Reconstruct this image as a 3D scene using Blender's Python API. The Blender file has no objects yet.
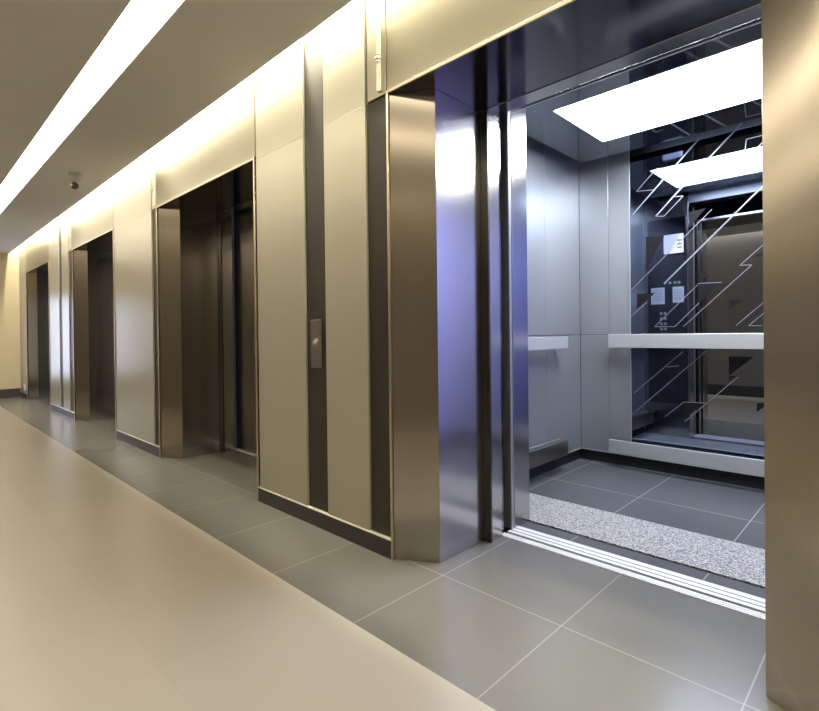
import bpy, bmesh, math
from mathutils import Matrix, Vector
S = bpy.context.scene
COL = S.collection

# ------------------------------------------------------------------ materials
def nodes(name):
    m = bpy.data.materials.new(name); m.use_nodes = True
    nt = m.node_tree; return m, nt, nt.nodes['Principled BSDF']
def N(nt, t, **kw):
    n = nt.nodes.new(t)
    for k, v in kw.items(): setattr(n, k, v)
    return n
def rgba(c): return (c[0], c[1], c[2], 1)
def mat(name, col, rough=.5, metal=0., spec=.5, noise=0., nscale=6., coat=0., streak=None, rvar=0.):
    """principled surface with a slight procedural variation of tone"""
    m, nt, b = nodes(name)
    b.inputs['Roughness'].default_value = rough
    b.inputs['Metallic'].default_value = metal
    b.inputs['Specular IOR Level'].default_value = spec
    b.inputs['Coat Weight'].default_value = coat
    b.inputs['Coat Roughness'].default_value = .08
    tc = N(nt, 'ShaderNodeTexCoord'); mp = N(nt, 'ShaderNodeMapping')
    if streak: mp.inputs['Scale'].default_value = streak
    nz = N(nt, 'ShaderNodeTexNoise'); nz.inputs['Scale'].default_value = nscale; nz.inputs['Detail'].default_value = 4
    nt.links.new(tc.outputs['Object'], mp.inputs['Vector']); nt.links.new(mp.outputs['Vector'], nz.inputs['Vector'])
    rp = N(nt, 'ShaderNodeMapRange'); rp.inputs['To Min'].default_value = 1-noise; rp.inputs['To Max'].default_value = 1+noise
    nt.links.new(nz.outputs['Fac'], rp.inputs['Value'])
    hs = N(nt, 'ShaderNodeVectorMath', operation='SCALE'); hs.inputs[0].default_value = col
    nt.links.new(rp.outputs['Result'], hs.inputs['Scale'])
    nt.links.new(hs.outputs['Vector'], b.inputs['Base Color'])
    if rvar:
        rr = N(nt, 'ShaderNodeMapRange'); rr.inputs['To Min'].default_value = rough-rvar; rr.inputs['To Max'].default_value = rough+rvar
        nt.links.new(nz.outputs['Fac'], rr.inputs['Value']); nt.links.new(rr.outputs['Result'], b.inputs['Roughness'])
    return m
def emit(name, col, s):
    m, nt, b = nodes(name)
    b.inputs['Base Color'].default_value = rgba((.8, .8, .8))
    b.inputs['Emission Color'].default_value = rgba(col); b.inputs['Emission Strength'].default_value = s
    return m
def tile_mat(name, col, grout, x0, px, ys, py, w, rough, var=.06, nscale=5., cloud=.08, spec=.5):
    """square-laid stone tiles with fine joints, one tone per tile"""
    m, nt, b = nodes(name)
    tc = N(nt, 'ShaderNodeTexCoord'); sp = N(nt, 'ShaderNodeSeparateXYZ')
    nt.links.new(tc.outputs['Object'], sp.inputs[0])
    def M(op, a, bb=None):
        n = N(nt, 'ShaderNodeMath', operation=op)
        for i, v in enumerate((a, bb)):
            if v is None: continue
            if isinstance(v, (int, float)): n.inputs[i].default_value = v
            else: nt.links.new(v, n.inputs[i])
        return n.outputs[0]
    def axis(o, o0, p):
        u = M('DIVIDE', M('SUBTRACT', o, o0), p)
        fr = M('FRACT', u)
        d = M('MINIMUM', fr, M('SUBTRACT', 1., fr))
        return M('LESS_THAN', d, w/2/p), M('FLOOR', u)
    jx, ix = axis(sp.outputs['X'], x0, px); jy, iy = axis(sp.outputs['Y'], ys, py)
    j = M('MAXIMUM', jx, jy)
    cid = N(nt, 'ShaderNodeCombineXYZ'); nt.links.new(ix, cid.inputs[0]); nt.links.new(iy, cid.inputs[1])
    wn = N(nt, 'ShaderNodeTexWhiteNoise'); nt.links.new(cid.outputs[0], wn.inputs['Vector'])
    nz = N(nt, 'ShaderNodeTexNoise'); nz.inputs['Scale'].default_value = nscale; nz.inputs['Detail'].default_value = 6
    nt.links.new(tc.outputs['Object'], nz.inputs['Vector'])
    k = M('ADD', M('MULTIPLY', M('SUBTRACT', wn.outputs['Value'], .5), var*2), M('MULTIPLY', M('SUBTRACT', nz.outputs['Fac'], .5), cloud*2))
    k = M('ADD', k, 1.)
    sc = N(nt, 'ShaderNodeVectorMath', operation='SCALE'); sc.inputs[0].default_value = col; nt.links.new(k, sc.inputs['Scale'])
    mx = N(nt, 'ShaderNodeMix', data_type='RGBA'); nt.links.new(j, mx.inputs['Factor'])
    nt.links.new(sc.outputs[0], mx.inputs['A']); mx.inputs['B'].default_value = rgba(grout)
    nt.links.new(mx.outputs['Result'], b.inputs['Base Color'])
    b.inputs['Roughness'].default_value = rough; b.inputs['Specular IOR Level'].default_value = spec
    return m
def granite_mat(name):
    m, nt, b = nodes(name)
    tc = N(nt, 'ShaderNodeTexCoord')
    v = N(nt, 'ShaderNodeTexVoronoi'); v.inputs['Scale'].default_value = 190
    nt.links.new(tc.outputs['Object'], v.inputs['Vector'])
    sp = N(nt, 'ShaderNodeSeparateColor'); nt.links.new(v.outputs['Color'], sp.inputs[0])
    cr = N(nt, 'ShaderNodeValToRGB'); e = cr.color_ramp.elements
    e[0].position = 0; e[0].color = (.04, .04, .045, 1); e[1].position = 1; e[1].color = (.75, .75, .74, 1)
    x = e.new(.25); x.color = (.16, .16, .165, 1); x = e.new(.5); x.color = (.36, .36, .37, 1)
    nt.links.new(sp.outputs[0], cr.inputs[0]); nt.links.new(cr.outputs['Color'], b.inputs['Base Color'])
    b.inputs['Roughness'].default_value = .35
    return m

WARM = (1., .87, .66)
COOL = (.88, .93, 1.)
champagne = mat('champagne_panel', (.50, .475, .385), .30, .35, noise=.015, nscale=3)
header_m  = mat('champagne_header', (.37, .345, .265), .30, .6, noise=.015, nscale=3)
bronze    = mat('dark_bronze_strip', (.040, .037, .029), .42, .1, spec=.35, noise=.02)
steel     = mat('brushed_steel', (.53, .51, .49), .19, 1., noise=.05, nscale=4, streak=(40, 40, .6))
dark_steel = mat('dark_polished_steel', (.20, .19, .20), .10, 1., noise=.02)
door_m    = mat('bronze_steel_door', (.36, .33, .29), .28, 1., noise=.04, nscale=4, streak=(30, 30, .5))
splay_m   = mat('gold_grey_steel', (.40, .36, .30), .20, 1., noise=.04, nscale=4, streak=(40, 40, .6))
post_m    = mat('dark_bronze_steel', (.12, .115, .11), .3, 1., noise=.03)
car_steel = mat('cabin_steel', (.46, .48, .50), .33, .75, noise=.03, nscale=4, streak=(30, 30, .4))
added_violet = mat('added_violet_wall', (.42, .42, .95), .5, 0., noise=.02)  # made-up colour that lends violet reflections to the portal steel
car_ceil_m = mat('cabin_ceiling_steel', (.20, .22, .25), .05, .9, noise=.02)
rail_m    = mat('satin_rail_steel', (.66, .68, .68), .42, .7, noise=.05, nscale=3, streak=(3, 60, 60))
alu       = mat('aluminium_sill', (.84, .85, .86), .45, .2, noise=.04, nscale=5, streak=(1, 60, 60))
black     = mat('black_gap', (.008, .008, .009), .6)
black_sat = mat('black_satin', (.004, .004, .005), .6, spec=.2)
mirror_m  = mat('tinted_mirror', (.25, .29, .40), .012, 1.)
etch      = mat('etched_line', (.30, .31, .37), .3, .5)
plinth_m  = mat('dark_plinth', (.055, .052, .055), .4, .3)
trim_m    = mat('light_trim', (.85, .82, .72), .4, .2)
ceil_m    = mat('ceiling_paint', (.84, .82, .80), .85, noise=.01)
white_m   = mat('cove_paint', (.85, .83, .78), .9)
endwall_m = mat('beige_wall_paint', (.62, .54, .38), .6, noise=.015)
opp_m     = mat('opposite_wall_panel', (.265, .24, .21), .4, .3, noise=.02)
frame_lip_m = mat('champagne_lip', (.62, .54, .40), .28, .9)
beige_t   = tile_mat('beige_floor_tile', (.48, .445, .385), (.43, .40, .345), -1.83, 1.2, -.474, .6, .0025, .28, .03, 2.5, .05, .7)
grey_t    = tile_mat('grey_floor_tile', (.163, .160, .148), (.30, .295, .28), -1.549, .6, .043, .56, .005, .24, .03, 4, .08, .7)
car_t     = tile_mat('cabin_floor_tile', (.10, .107, .117), (.30, .31, .32), -1.297, .643, 1.74, .643, .006, .26, .03, 4, .08)
granite   = granite_mat('speckled_granite')
paper     = mat('white_paper', (.8, .8, .82), .7)
ink       = mat('grey_print', (.25, .25, .28), .7)
cam_grey  = mat('grey_plastic', (.55, .53, .5), .35)
tube_m    = mat('champagne_tube', (.55, .52, .42), .35, .3)
white_pl  = mat('white_plastic', (.85, .83, .78), .35)
brass     = mat('brass_button', (.75, .60, .32), .25, 1.)
strip_e   = emit('strip_diffuser', WARM, 8.)
cove_e    = emit('cove_led', (1., .91, .68), 210.)
car_e     = emit('cabin_diffuser', COOL, 33.)
screen_e  = emit('display_glow', (.45, .46, 1.), 1.5)
screen_w  = emit('display_white', (.9, .92, 1.), 2.4)
added_day_e     = emit('added_daylight', (.62, .72, 1.), 4.)  # glow of an added window, feeds bluish reflections on the far panels
knob_e    = emit('button_ring_glow', (1., .8, .5), .6)

# ------------------------------------------------------------------ mesh helper
class MB:
    def __init__(s): s.bm = bmesh.new()
    def box(s, x0, x1, y0, y1, z0, z1):
        vs = [s.bm.verts.new((x, y, z)) for z in (z0, z1) for x, y in ((x0, y0), (x1, y0), (x1, y1), (x0, y1))]
        for f in ((3, 2, 1, 0), (4, 5, 6, 7), (0, 1, 5, 4), (1, 2, 6, 5), (2, 3, 7, 6), (3, 0, 4, 7)): s.bm.faces.new([vs[i] for i in f])
        return s
    def prism(s, pts, a0, a1, axis='z'):
        """closed polygon extruded along an axis; pts are the two other coordinates in xyz order"""
        def P(p, a): return {'z': (p[0], p[1], a), 'y': (p[0], a, p[1]), 'x': (a, p[0], p[1])}[axis]
        lo = [s.bm.verts.new(P(p, a0)) for p in pts]; hi = [s.bm.verts.new(P(p, a1)) for p in pts]
        n = len(pts); s.bm.faces.new(lo[::-1]); s.bm.faces.new(hi)
        for i in range(n): s.bm.faces.new((lo[i], lo[(i+1) % n], hi[(i+1) % n], hi[i]))
        return s
    def cyl(s, c, r, h, axis='z', n=24, r2=None):
        r2 = r if r2 is None else r2
        rot = {'z': Matrix(), 'y': Matrix.Rotation(-math.pi/2, 4, 'X'), 'x': Matrix.Rotation(math.pi/2, 4, 'Y')}[axis]
        bmesh.ops.create_cone(s.bm, cap_ends=True, segments=n, radius1=r, radius2=r2, depth=h, matrix=Matrix.Translation(c) @ rot)
        return s
    def sphere(s, c, r, sx=1, sy=1, sz=1):
        bmesh.ops.create_uvsphere(s.bm, u_segments=20, v_segments=12, radius=r, matrix=Matrix.Translation(c) @ Matrix.Diagonal((sx, sy, sz, 1)))
        return s
    def strip(s, a, b, w, y, t):
        """flat bar between two (x, z) points lying on a plane of constant y"""
        a = Vector(a); b = Vector(b); d = (b-a).normalized(); n = Vector((-d.y, d.x))*w/2
        return s.prism([a-n, b-n, b+n, a+n], y-t, y, 'y')
    def build(s, name, m, parent=None, bevel=0., smooth=False):
        bmesh.ops.recalc_face_normals(s.bm, faces=s.bm.faces)
        me = bpy.data.meshes.new(name); s.bm.to_mesh(me); s.bm.free()
        me.materials.append(m)
        if smooth:
            for p in me.polygons: p.use_smooth = True
            me.set_sharp_from_angle(angle=math.radians(40))
        o = bpy.data.objects.new(name, me); COL.objects.link(o)
        if parent is not None:
            o.parent = parent; o.matrix_parent_inverse = Matrix.Translation(parent.location).inverted()
        if bevel:
            b = o.modifiers.new('bevel', 'BEVEL'); b.width = bevel; b.segments = 2; b.limit_method = 'ANGLE'
        return o
def box(*a): return MB().box(*a)
def tag(o, label, cat, group=None):
    o['label'] = label; o['category'] = cat
    if group: o['group'] = group
    return o
def struct(o, label=None):
    o['kind'] = 'structure'
    if label: o['label'] = label
    return o
def thing(name, loc, label, cat, group=None):
    o = bpy.data.objects.new(name, None); COL.objects.link(o); o.location = loc; o.empty_display_size = .1
    return tag(o, label, cat, group)

# ------------------------------------------------------------------ measures (metres; x along the wall, y into the wall, z up)
ZP, ZC, ZT = 2.29, 2.709, 3.02          # portal head, ceiling, top of the cove
XE, XR, YO = -12.3, 4.2, -3.25          # end walls, opposite wall
SW, SD = .208, .122                     # splay of the portal jambs
PORT = [(-1.846, -.10), (-4.993, -3.163), (-8.149, -6.304), (-11.578, -9.639)]
W = {}

# ------------------------------------------------------------------ floor
fl = box(XE, XR, YO, -.474, -.06, 0).build('floor', beige_t); struct(fl, 'beige stone tile floor of the lift lobby')
fm = MB().box(XE, XR, -.474, 0, -.06, 0)
for a, b in PORT: fm.box(a, b, 0, .595, -.06, 0)
struct(fm.build('floor', grey_t), 'band of grey stone tiles along the lift wall')

# ------------------------------------------------------------------ lift wall: backing and cladding
edges = [XE] + [e for p in reversed(PORT) for e in p] + [XR]
WALLS = []
def wall_piece(a, b, z0):
    w = struct(box(a+.001, b-.001, .024, .10, z0, ZT).build('wall_lift', black), 'lift wall clad in champagne metal panels and dark strips')
    WALLS.append((a, b, z0, w)); return w
for k in range(0, len(edges), 2): wall_piece(edges[k], edges[k+1], 0)
for a, b in PORT: wall_piece(a, b, ZP+.02)
def panel(a, b, z0, z1, m=champagne, y=0., name='cladding_panel'):
    w = next(w for x0, x1, zz, w in WALLS if x0 < (a+b)/2 < x1)
    return box(a, b, y, .0235, z0, z1).build(name, m, w, .0008)
def pier(cols):
    for k, a, b in cols:
        if k == 'p':
            panel(a, b, .098, ZP-.0007); panel(a, b, ZP+.0007, ZT)
        elif k == 's':
            panel(a, b, .098, ZT, bronze, .012, 'dark_strip')
        elif k == 'l':
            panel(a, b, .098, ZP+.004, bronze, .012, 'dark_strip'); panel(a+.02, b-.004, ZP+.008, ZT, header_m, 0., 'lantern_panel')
pier([('p', -3.148, -2.589), ('s', -2.583, -2.385), ('p', -2.378, -2.016), ('l', -2.012, -1.849)])
pier([('p', -6.300, -5.140), ('l', -5.136, -4.996)])
pier([('p', -9.632, -8.985), ('s', -8.980, -8.80), ('p', -8.795, -8.40), ('l', -8.396, -8.152)])
pier([('p', XE+.005, -11.95), ('p', -11.945, -11.582)])
pier([('p', -.095, .50), ('s', .506, .70), ('p', .706, 2.4), ('p', 2.405, XR-.01)])
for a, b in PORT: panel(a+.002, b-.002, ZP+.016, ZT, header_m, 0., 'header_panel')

for k in range(0, len(edges), 2):
    bl = struct(box(edges[k]+.001, edges[k+1]-.001, -.006, .0235, 0, .091).build('baseboard_lift', plinth_m), 'dark plinth along the foot of the lift wall')
    box(edges[k]+.001, edges[k+1]-.001, -.008, .0235, .091, .096).build('light_trim', trim_m, bl)

# ------------------------------------------------------------------ portals and landing doors
P_LAB = ['steel lift portal around the open bright lift cabin, largest and nearest',
         'steel lift portal with closed doors, just left of the panel with the call button',
         'narrow-looking steel lift portal, third from the open lift, under the ceiling fitting',
         'farthest and smallest steel lift portal, beside the beige end wall']
def portal(i, a, b):
    t = thing('lift_portal', ((a+b)/2, 0, 0), P_LAB[i], 'lift portal', 'steel portals along the lift wall')
    for s, x in ((1, a), (-1, b)):
        q = [(x+s*(SW-.022), SD+.001), (x+s*SW, SD+.001), (x+s*SW, .475), (x+s*(SW-.022), .475)]
        MB().prism(q, .001, ZP, 'z').build('jamb', steel, t, .001)
        q = [(x+s*.001, .0), (x+s*SW, SD), (x+s*(SW-.022), SD+.001), (x+s*.001, .02)]
        MB().prism(q, .001, ZP, 'z').build('splay_panel', splay_m, t, .001)
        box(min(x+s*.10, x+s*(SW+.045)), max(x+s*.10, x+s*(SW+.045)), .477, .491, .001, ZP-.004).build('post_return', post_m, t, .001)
        box(min(x+s*.10, x+s*(SW+.036)), max(x+s*.10, x+s*(SW+.036)), .492, .592, .001, ZP-.004).build('door_post', steel, t, .0015)
        MB().box(min(x, x+s*.014), max(x, x+s*.014), -.008, -.0005, .001, ZP).build('edge_lip', frame_lip_m, t, .001)
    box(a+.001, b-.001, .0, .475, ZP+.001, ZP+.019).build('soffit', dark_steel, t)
    box(a, b, -.008, -.0005, ZP, ZP+.015).build('edge_lip', frame_lip_m, t, .001)
    box(a+.10, b-.10, .477, .575, ZP-.003, ZP+.019).build('door_head', steel, t, .0015)
    return t
for i, (a, b) in enumerate(PORT): portal(i, a, b)
D_LAB = ['closed two-leaf steel lift door in the portal left of the call button',
         'closed steel lift door deep in the third portal from the open lift',
         'closed steel lift door deep in the farthest portal by the end wall']
for i, (a, b) in enumerate(PORT[1:]):
    t = thing('landing_door', ((a+b)/2, .62, 0), D_LAB[i], 'lift door', 'closed lift doors')
    x0, x1 = a+SW-.02, b-SW+.02; xm = (x0+x1)/2
    box(x0, xm+.02, .640, .665, .012, ZP+.05).build('door_leaf', door_m, t, .002)
    box(xm-.02, x1, .604, .630, .012, ZP+.05).build('door_leaf', door_m, t, .002)
    box(x0, x1, .597, .70, -.03, .0).build('landing_sill', alu, t)
    for k in (.632, .668): box(x0, x1, k, k+.005, 0, .0035).build('sill_rib', alu, t)
# the open lift's landing door: two leaves slid back behind the left jamb
t = thing('landing_door', (-1.9, .64, 0), 'open lift door slid back behind the left jamb of the nearest portal, thin edges showing', 'lift door')
box(-2.30, -1.632, .628, .650, .012, ZP+.05).build('door_leaf', dark_steel, t, .002)
box(-2.30, -1.607, .690, .714, .012, ZP+.13).build('door_leaf', car_steel, t, .002)
MB().box(-2.30, -1.66, .655, .686, .012, ZP+.1).build('door_backing', black, t)
# sill between lobby and cabin
t = thing('threshold_sill', (-.97, .66, 0), 'pair of bright ribbed aluminium sills across the floor of the open lift doorway', 'door sill')
x0, x1 = -1.62, -.32
box(x0, x1, .597, .640, -.03, .004).build('landing_sill', alu, t, .001)
for k in (.606, .624): box(x0, x1, k, k+.007, .004, .0055).build('sill_rib', alu, t)
box(x0, x1, .640, .664, -.05, -.012).build('sill_gap', black, t)
box(x0, x1, .664, .772, -.03, .004).build('cabin_sill', alu, t, .001)
for k in (.690, .728): box(x0, x1, k, k+.006, .004, .0042).build('sill_groove', black, t)

# ------------------------------------------------------------------ the open cabin
CX0, CX1, CY0, CY1, CZ = -2.06, .12, .885, 2.44, 2.521
cab = thing('lift_cabin', ((CX0+CX1)/2, 1.6, 0), 'open lift cabin of grey brushed steel with dark tile floor seen through the nearest portal', 'lift cabin')
box(CX0-.05, CX1+.05, 1.332, CY1+.3, -.08, 0).build('tile_floor', car_t, cab)
box(CX0-.05, CX1+.05, .892, 1.331, -.08, .003).build('granite_strip', granite, cab, .001)
box(CX0, CX1, .773, .872, -.08, .001).build('metal_strip', car_t, cab)
box(CX0, CX1, .872, .892, -.08, -.006).build('floor_gap', black, cab)
# side and back walls, each clad in upright panels split at rail height
def cabin_wall(name, pieces, m):
    mb = MB()
    for p in pieces: mb.box(*p)
    return mb.build(name, m, cab, .0018)
ZS = 1.088
ys = [CY0+.004, 1.30, 1.86, CY1]
cabin_wall('side_wall', [(CX0-.03, CX0, ys[i]+.0015, ys[i+1]-.0015, z0, z1) for i in range(3) for z0, z1 in ((.095, ZS-.002), (ZS+.002, 2.60))], car_steel)
cabin_wall('side_wall', [(CX1, CX1+.03, ys[i]+.0015, ys[i+1]-.0015, z0, z1) for i in range(3) for z0, z1 in ((.095, ZS-.002), (ZS+.002, 2.60))], added_violet)  # unseen right wall, violet added only for what the steel reflects
xs = [CX0, -1.80, -1.612, -.33, -.14, CX1]
cabin_wall('back_wall', [(xs[i]+.0015, xs[i+1]-.0015, CY1, CY1+.03, z0, z1) for i in range(5) for z0, z1 in ((.095, ZS-.002), (ZS+.002, 2.60))], car_steel)
MB().box(CX0-.05, CX0-.032, CY0, CY1+.05, 0, 2.7).box(CX1+.032, CX1+.05, CY0, CY1+.05, 0, 2.7).box(CX0-.05, CX1+.05, CY1+.032, CY1+.05, 0, 2.7).build('outer_shell', black, cab)
MB().box(CX0-.03, CX0-.02, CY0, CY1+.03, .001, .094).box(CX1+.02, CX1+.03, CY0, CY1+.03, .001, .094).box(CX0-.03, CX1+.03, CY1+.02, CY1+.03, .001, .094).build('toe_kick', black, cab)
MB().box(CX0, CX0+.006, CY0+.1, CY1, .095, .101).box(CX0, CX1, CY1-.006, CY1, .095, .101).build('base_trim', rail_m, cab)
# front returns, door header
box(CX0, -1.612, .728, CY0, .001, 2.60).build('front_return', steel, cab, .002)
box(-.322, CX1, .728, CY0, .001, 2.60).build('front_return', steel, cab, .002)
box(-1.612, -.322, .871, CY0, 2.428, 2.60).build('door_header', car_steel, cab, .002)
box(-1.612, -.322, .728, .87, 2.428, 2.60).build('door_track', black, cab)
# ceiling raft with a shadow gap to the walls
LX0, LX1, LY0, LY1 = -1.622, -.318, 1.212, 1.947
cm = MB(); X0, X1, Y0, Y1 = -1.949, .01, 1.0, 2.272
cm.box(X0, LX0, Y0, Y1, CZ, CZ+.05).box(LX1, X1, Y0, Y1, CZ, CZ+.05).box(LX0, LX1, Y0, LY0, CZ, CZ+.05).box(LX0, LX1, LY1, Y1, CZ, CZ+.05)
cm.build('ceiling_raft', car_ceil_m, cab)
box(CX0-.03, CX1+.03, .73, CY1+.03, 2.61, 2.65).build('roof', black, cab)
cl = thing('cabin_light', ((LX0+LX1)/2, (LY0+LY1)/2, CZ), 'large bright white light panel in the ceiling of the open lift cabin', 'ceiling light')
box(LX0+.002, LX1-.002, LY0+.002, LY1-.002, CZ+.004, CZ+.03).build('diffuser', car_e, cl)
MB().box(LX0, LX1, LY0, LY0+.006, CZ-.002, CZ+.01).box(LX0, LX1, LY1-.006, LY1, CZ-.002, CZ+.01).box(LX0, LX0+.006, LY0, LY1, CZ-.002, CZ+.01).box(LX1-.006, LX1, LY0, LY1, CZ-.002, CZ+.01).build('light_frame', rail_m, cl)
# tinted mirror with etched diagonal design
MX0, MX1, MZ0, MZ1, MY = -1.609, -.333, .20, 2.585, 2.418
mr = thing('tinted_mirror', ((MX0+MX1)/2, MY, MZ0), 'tall dark tinted mirror with thin diagonal line design on the cabin back wall', 'mirror')
box(MX0, MX1, MY, CY1-.001, MZ0, MZ1).build('glass', mirror_m, mr)
for x in (MX0-.006, MX1): box(x, x+.006, MY-.004, CY1-.001, MZ0, MZ1).build('edge_trim', rail_m, mr)
LINES = [[(-1.586, 2.055), (-1.066, 2.558)], [(-1.42, 2.22), (-1.555, 2.233), (-1.399, 2.38), (-1.343, 2.371)], [(-1.408, 2.011), (-1.161, 2.25), (-0.819, 2.565)], [(-1.408, 2.011), (-1.346, 2.001), (-1.207, 2.13), (-1.287, 2.138)], [(-0.794, 2.311), (-0.69, 2.405)], [(-0.806, 2.331), (-0.794, 2.444), (-0.69, 2.446)], [(-1.348, 1.482), (-0.692, 2.105)], [(-1.605, 1.447), (-1.014, 1.994)], [(-1.605, 1.235), (-1.48, 1.344)], [(-1.273, 1.146), (-1.422, 1.148), (-1.103, 1.463), (-0.951, 1.459)], [(-1.273, 1.146), (-1.104, 1.318)], [(-1.213, 1.145), (-0.766, 1.567), (-0.838, 1.57), (-0.694, 1.702)], [(-0.865, 1.146), (-0.696, 1.304)], [(-0.709, 1.143), (-0.788, 1.144), (-0.697, 1.229)], [(-1.59, 0.615), (-1.217, 0.955)], [(-1.333, 0.835), (-1.246, 0.846)], [(-1.605, 0.44), (-1.055, 0.965)], [(-1.207, 0.427), (-0.855, 0.782)], [(-1.351, 0.449), (-1.213, 0.574), (-1.064, 0.579)],
         [(-.60, 1.22), (-.345, 1.465)], [(-.66, 1.60), (-.345, 1.90)], [(-.69, .70), (-.345, 1.03)], [(-.60, 2.25), (-.345, 2.49)]]
WIDE = {0: .010, 2: .010, 6: .010}
for i, l in enumerate(LINES):
    lm = MB()
    for p, q in zip(l, l[1:]): lm.strip(p, q, WIDE.get(i, .0046), MY-.0004, .0012)
    lm.build('etched_line', etch, mr)
TRIS = [[(-1.103, 1.466), (-0.951, 1.461), (-1.104, 1.325)], [(-0.903, 1.329), (-0.831, 1.325), (-0.904, 1.26)], [(-1.558, 1.413), (-1.418, 1.412), (-1.559, 1.292)], [(-1.102, 1.532), (-1.029, 1.533), (-1.103, 1.466)], [(-0.91, 0.925), (-0.758, 0.928), (-0.911, 0.786)], [(-0.911, 0.786), (-0.849, 0.789), (-0.911, 0.75)], [(-1.213, 0.574), (-1.071, 0.579), (-1.214, 0.448)], [(-0.742, 0.607), (-0.666, 0.614), (-0.743, 0.545)], [(-1.484, 1.859), (-1.347, 1.848), (-1.486, 1.582)], [(-1.167, 2.002), (-1.052, 2.012), (-1.168, 1.883)], [(-0.765, 1.614), (-0.694, 1.661), (-0.694, 1.62)], [(-1.311, 0.874), (-1.238, 0.929), (-1.253, 0.883)]]
for tri in TRIS: MB().prism(tri, MY-.0011, MY-.0004, 'y').build('dark_triangle', black_sat, mr)
# rails
def rail(label, x0, x1, y0, y1, z0, z1, backs, lab_cat='handrail', m=None):
    t = thing('handrail' if lab_cat == 'handrail' else 'bumper_rail', ((x0+x1)/2, (y0+y1)/2, z0), label, lab_cat)
    box(x0, x1, y0, y1, z0, z1).build('rail_bar', m or rail_m, t, .003)
    for p in backs: box(*p).build('bracket', black_sat, t)
    return t
rail('flat steel handrail across the tinted mirror on the cabin back wall', -1.762, -.18, 2.33, 2.352, .983, 1.092,
     [(x-.02, x+.02, 2.353, 2.4165, 1.01, 1.06) for x in (-1.55, -.95, -.40)] + [(-1.72, -1.68, 2.353, 2.439, 1.01, 1.06)])
rail('low steel bumper rail along the foot of the tinted mirror', -1.765, -.18, 2.33, 2.352, .130, .232,
     [(x-.02, x+.02, 2.353, 2.439, .145, .195) for x in (-1.70, -.25)], 'bumper rail')
rail('short-looking flat steel handrail on the left cabin wall', -1.972, -1.950, .95, 2.01, .983, 1.078,
     [(-2.059, -1.973, y-.02, y+.02, 1.01, 1.06) for y in (1.1, 1.55, 1.96)])
lb = rail('low steel bumper rail along the foot of the left cabin wall', -1.972, -1.950, .95, 2.0, .135, .255,
     [(-2.059, -1.973, y-.02, y+.02, .15, .2) for y in (1.1, 1.55, 1.96)], 'bumper rail', door_m)
box(-2.035, -2.010, .95, 2.0, .215, .255).build('rear_lip', car_steel, lb, .002)
# control panel on the front return (seen in the mirror)
cp = thing('control_panel', (-1.82, .89, .4), 'lift control panel with lit display and buttons, seen reflected in the tinted mirror', 'control panel')
yb = CY0+.001
box(-2.02, -1.63, yb, yb+.012, .35, 2.3).build('face_plate', dark_steel, cp, .002)
ds = box(-1.86, -1.645, yb+.012, yb+.016, 1.905, 2.14).build('display', black_sat, cp)
box(-1.85, -1.655, yb+.016, yb+.018, 1.925, 2.125).build('screen', screen_e, ds)
MB().prism([(-1.80, 1.930), (-1.655, 1.930), (-1.655, 2.120), (-1.675, 2.120)], yb+.018, yb+.0186, 'y').build('screen_graphic', screen_w, ds)
for z in (2.05, 2.01, 1.975): box(-1.715, -1.67, yb+.0186, yb+.0192, z, z+.016).build('screen_text', ink, ds)
for z in (1.62,):
    for x in (-1.84, -1.79, -1.74, -1.70):
        MB().cyl((x, yb+.015, z), .014, .008, 'y', 20).build('button', rail_m, cp, 0, True)
for r in range(5):
    for x in (-1.88, -1.84):
        MB().cyl((x, yb+.015, 1.30-r*.055), .014, .008, 'y', 20).build('button', rail_m, cp, 0, True)
for lab, x0, x1, z0, z1 in (('larger white paper notice left of the other on the control panel, reflected in the mirror', -1.985, -1.845, 1.40, 1.575),
                            ('smaller white paper notice nearer the doorway on the control panel, reflected in the mirror', -1.765, -1.655, 1.41, 1.575)):
    n = thing('paper_notice', ((x0+x1)/2, yb+.013, z0), lab, 'notice', 'paper notices on the control panel')
    box(x0, x1, yb+.0125, yb+.0137, z0, z1).build('sheet', paper, n)
    im = MB(); z = z1-.03
    while z > z0+.02: im.box(x0+.012, x1-.012, yb+.0137, yb+.0142, z, z+.004); z -= .016
    im.build('printed_lines', ink, n)

# ------------------------------------------------------------------ small fittings on the lift wall
L_LAB = ['two-tube hall lantern above the dark strip by the open lift', 'two-tube hall lantern left of the second portal from the camera',
         'tiny hall lantern high left of the third portal from the camera']
for i, x in enumerate((-1.895, -5.03, -8.22)):
    t = thing('hall_lantern', (x, 0, 2.30), L_LAB[i], 'lift indicator', 'hall lanterns beside the portals')
    MB().cyl((x, -.012, 2.572), .0085, .150, 'z').build('lamp_tube', tube_m, t, .002, True)
    MB().cyl((x, -.012, 2.385), .0085, .140, 'z').build('lamp_tube', tube_m, t, .002, True)
    MB().box(x-.012, x+.012, -.026, .0, 2.474, 2.488).build('clip', rail_m, t, .002)
    MB().cyl((x, -.013, 2.481), .014, .009, 'z').cyl((x, -.013, 2.464), .0115, .009, 'z').build('collar', rail_m, t, 0, True)
    MB().box(x-.008, x+.008, -.006, .0, 2.322, 2.64).build('back_rib', trim_m, t)
t = thing('call_plate', (-2.482, .012, .92), 'slim steel call button plate on the dark strip between two pale panels', 'call button')
box(-2.537, -2.430, .004, .0115, .921, 1.200).build('plate', door_m, t, .002)
bt = MB().cyl((-2.482, .001, 1.071), .022, .008, 'y', 28).build('button', brass, t, .001, True)
MB().cyl((-2.482, -.0035, 1.071), .012, .003, 'y', 24).build('button_ring', rail_m, bt, 0, True)
t = thing('wall_socket', (-11.87, 0, .19), 'tiny white socket low on the panel left of the farthest portal', 'socket')
box(-11.93, -11.81, -.012, -.001, .14, .25).build('cover', white_pl, t, .004)
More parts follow.
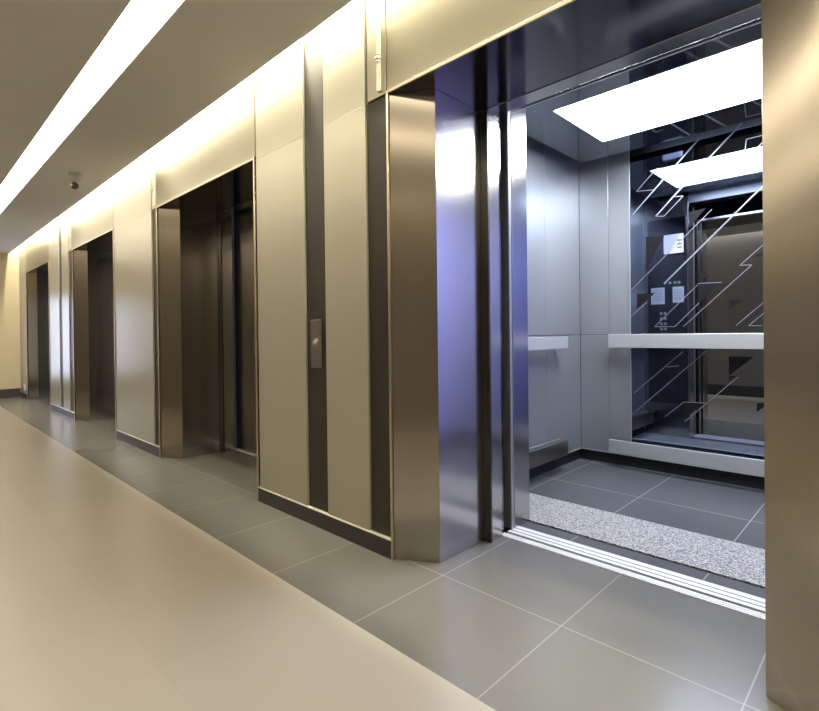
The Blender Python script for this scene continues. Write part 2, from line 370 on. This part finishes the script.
MB().cyl((-11.87, -.0125, .195), .03, .002, 'y', 20).build('insert', ink, t)

# ------------------------------------------------------------------ ceiling, cove and strip lights
SL = [(-.885, -.703), (-1.62, -1.44)]  # second strip is an added lamp out of view, lifting the lobby light
cm = MB()
for y0, y1 in ((-.703, -.15), (-1.44, -.885), (-3.10, -1.62)): cm.box(XE, XR, y0, y1, ZC, ZC+.05)
ce = struct(cm.build('ceiling', ceil_m), 'lowered warm grey ceiling with a light gap along the walls')
MB().box(XE, XR, -.62, .10, ZT, ZT+.05).box(XE, XR, -.64, -.62, ZC+.05, ZT+.05).box(XE, XR, YO-.1, -2.68, ZT, ZT+.05).box(XE, XR, -2.68, -2.66, ZC+.05, ZT+.05).build('cove', white_m, ce)
for k, (y0, y1) in enumerate(SL):
    t = ce
    if k == 0: t = thing('ceiling_strip_light', ((XE+XR)/2, (y0+y1)/2, ZC), 'long glowing light strip set flush in the ceiling, running down the lobby', 'ceiling light')
    box(XE+.6, XR-.3, y0+.004, y1-.004, ZC+.006, ZC+.03).build('diffuser', strip_e, t)
    MB().box(XE, XR, y0, y0+.004, ZC-.001, ZC+.04).box(XE, XR, y1-.004, y1, ZC-.001, ZC+.04).box(XE, XE+.6, y0+.004, y1-.004, ZC+.004, ZC+.04).build('light_frame', ceil_m, t)
for y in (-.12, YO+.12): box(XE+.02, XR-.02, y-.012, y+.012, ZT-.03, ZT-.006).build('cove_lamp', cove_e, ce)
FX, FY = -5.88, -.435
t = thing('ceiling_fitting', (FX, FY, ZC), 'small grey ceiling fitting with a round dark head, beside the light gap', 'ceiling fitting')
MB().cyl((FX, FY, ZC-.008), .060, .015, 'z', 28).build('base', cam_grey, t, .003, True)
MB().sphere((FX, FY, ZC-.035), .050, 1, 1, .95).build('dome', cam_grey, t, 0, True)
MB().cyl((FX, FY, ZC-.088), .016, .03, 'z').build('stem', cam_grey, t, 0, True)
hd = MB().sphere((FX, FY-.008, ZC-.118), .036).build('head', plinth_m, t, 0, True)
MB().cyl((FX+.02, FY-.038, ZC-.122), .014, .012, 'y').build('lens', rail_m, hd, 0, True)

# ------------------------------------------------------------------ the rest of the lobby
WY0, WY1 = -1.6, -.50
struct(MB().box(XE-.1, XE, YO, WY0, 0, ZT).box(XE-.1, XE, WY1, .024, 0, ZT).box(XE-.1, XE, WY0, WY1, 0, .30).box(XE-.1, XE, WY0, WY1, 1.95, ZT).build('wall_end', endwall_m), 'plain beige wall at the far end of the lobby')
struct(box(XE, XE+.012, YO, -.01, 0, .16).build('baseboard_end', plinth_m), 'dark baseboard at the far end wall')
struct(box(XR, XR+.1, YO, .024, 0, ZT).build('wall_near', endwall_m), 'plain beige wall behind the camera side of the lobby')
opp = struct(box(XE, XR, YO-.1, YO, 0, ZT).build('wall_opposite', opp_m), 'wall opposite the lifts')
struct(MB().box(XE, XR, YO, YO+.012, 0, .18).build('baseboard_opposite', plinth_m), 'dark baseboard of the opposite wall')
wn = struct(box(XE-.08, XE-.06, WY0, WY1, .30, 1.95).build('added_window', added_day_e), 'added glowing window in the far end wall, unseen left of frame, for bluish reflections')  # made-up light source out of view, not a known window
MB().box(XE-.059, XE+.015, WY0, WY0+.05, .3, 1.95).box(XE-.059, XE+.015, WY1-.05, WY1, .3, 1.95).box(XE-.059, XE+.015, WY0+.05, WY1-.05, .3, .34).box(XE-.059, XE+.015, WY0+.05, WY1-.05, 1.91, 1.95).build('added_window_frame', plinth_m, wn)

# ------------------------------------------------------------------ world, camera, view
w = bpy.data.worlds.new('world'); S.world = w; w.use_nodes = True
w.node_tree.nodes['Background'].inputs[0].default_value = (.02, .02, .025, 1)
F, PX, PY = 504.778, 429.97, 336.83
yaw, pit, rol = (math.radians(v) for v in (43.1589, -.3539, -.6246))
f = Vector((-math.sin(yaw)*math.cos(pit), math.cos(yaw)*math.cos(pit), math.sin(pit)))
r = Vector((math.cos(yaw), math.sin(yaw), 0)); u = r.cross(f)
r2 = r*math.cos(rol)+u*math.sin(rol); u2 = r2.cross(f)
cd = bpy.data.cameras.new('camera'); cam = bpy.data.objects.new('camera', cd); COL.objects.link(cam)
M = Matrix((r2, u2, -f)).transposed().to_4x4(); M.translation = (0, -1.678, 1.1119); cam.matrix_world = M
cd.sensor_fit = 'HORIZONTAL'; cd.sensor_width = 36; cd.lens = F*36/819
cd.shift_x = (409.5-PX)/819; cd.shift_y = (PY-355.5)/819; cd.clip_start = .02
S.camera = cam
vs = S.view_settings; vs.view_transform = 'Standard'; vs.look = 'None'; vs.gamma = 1; vs.use_curve_mapping = False; vs.exposure = 0.
S.cycles.use_denoising = True; S.cycles.max_bounces = 14; S.cycles.glossy_bounces = 8; S.cycles.diffuse_bounces = 6
S.cycles.sample_clamp_indirect = 4; S.cycles.caustics_reflective = False; S.cycles.caustics_refractive = False; S.cycles.blur_glossy = .5
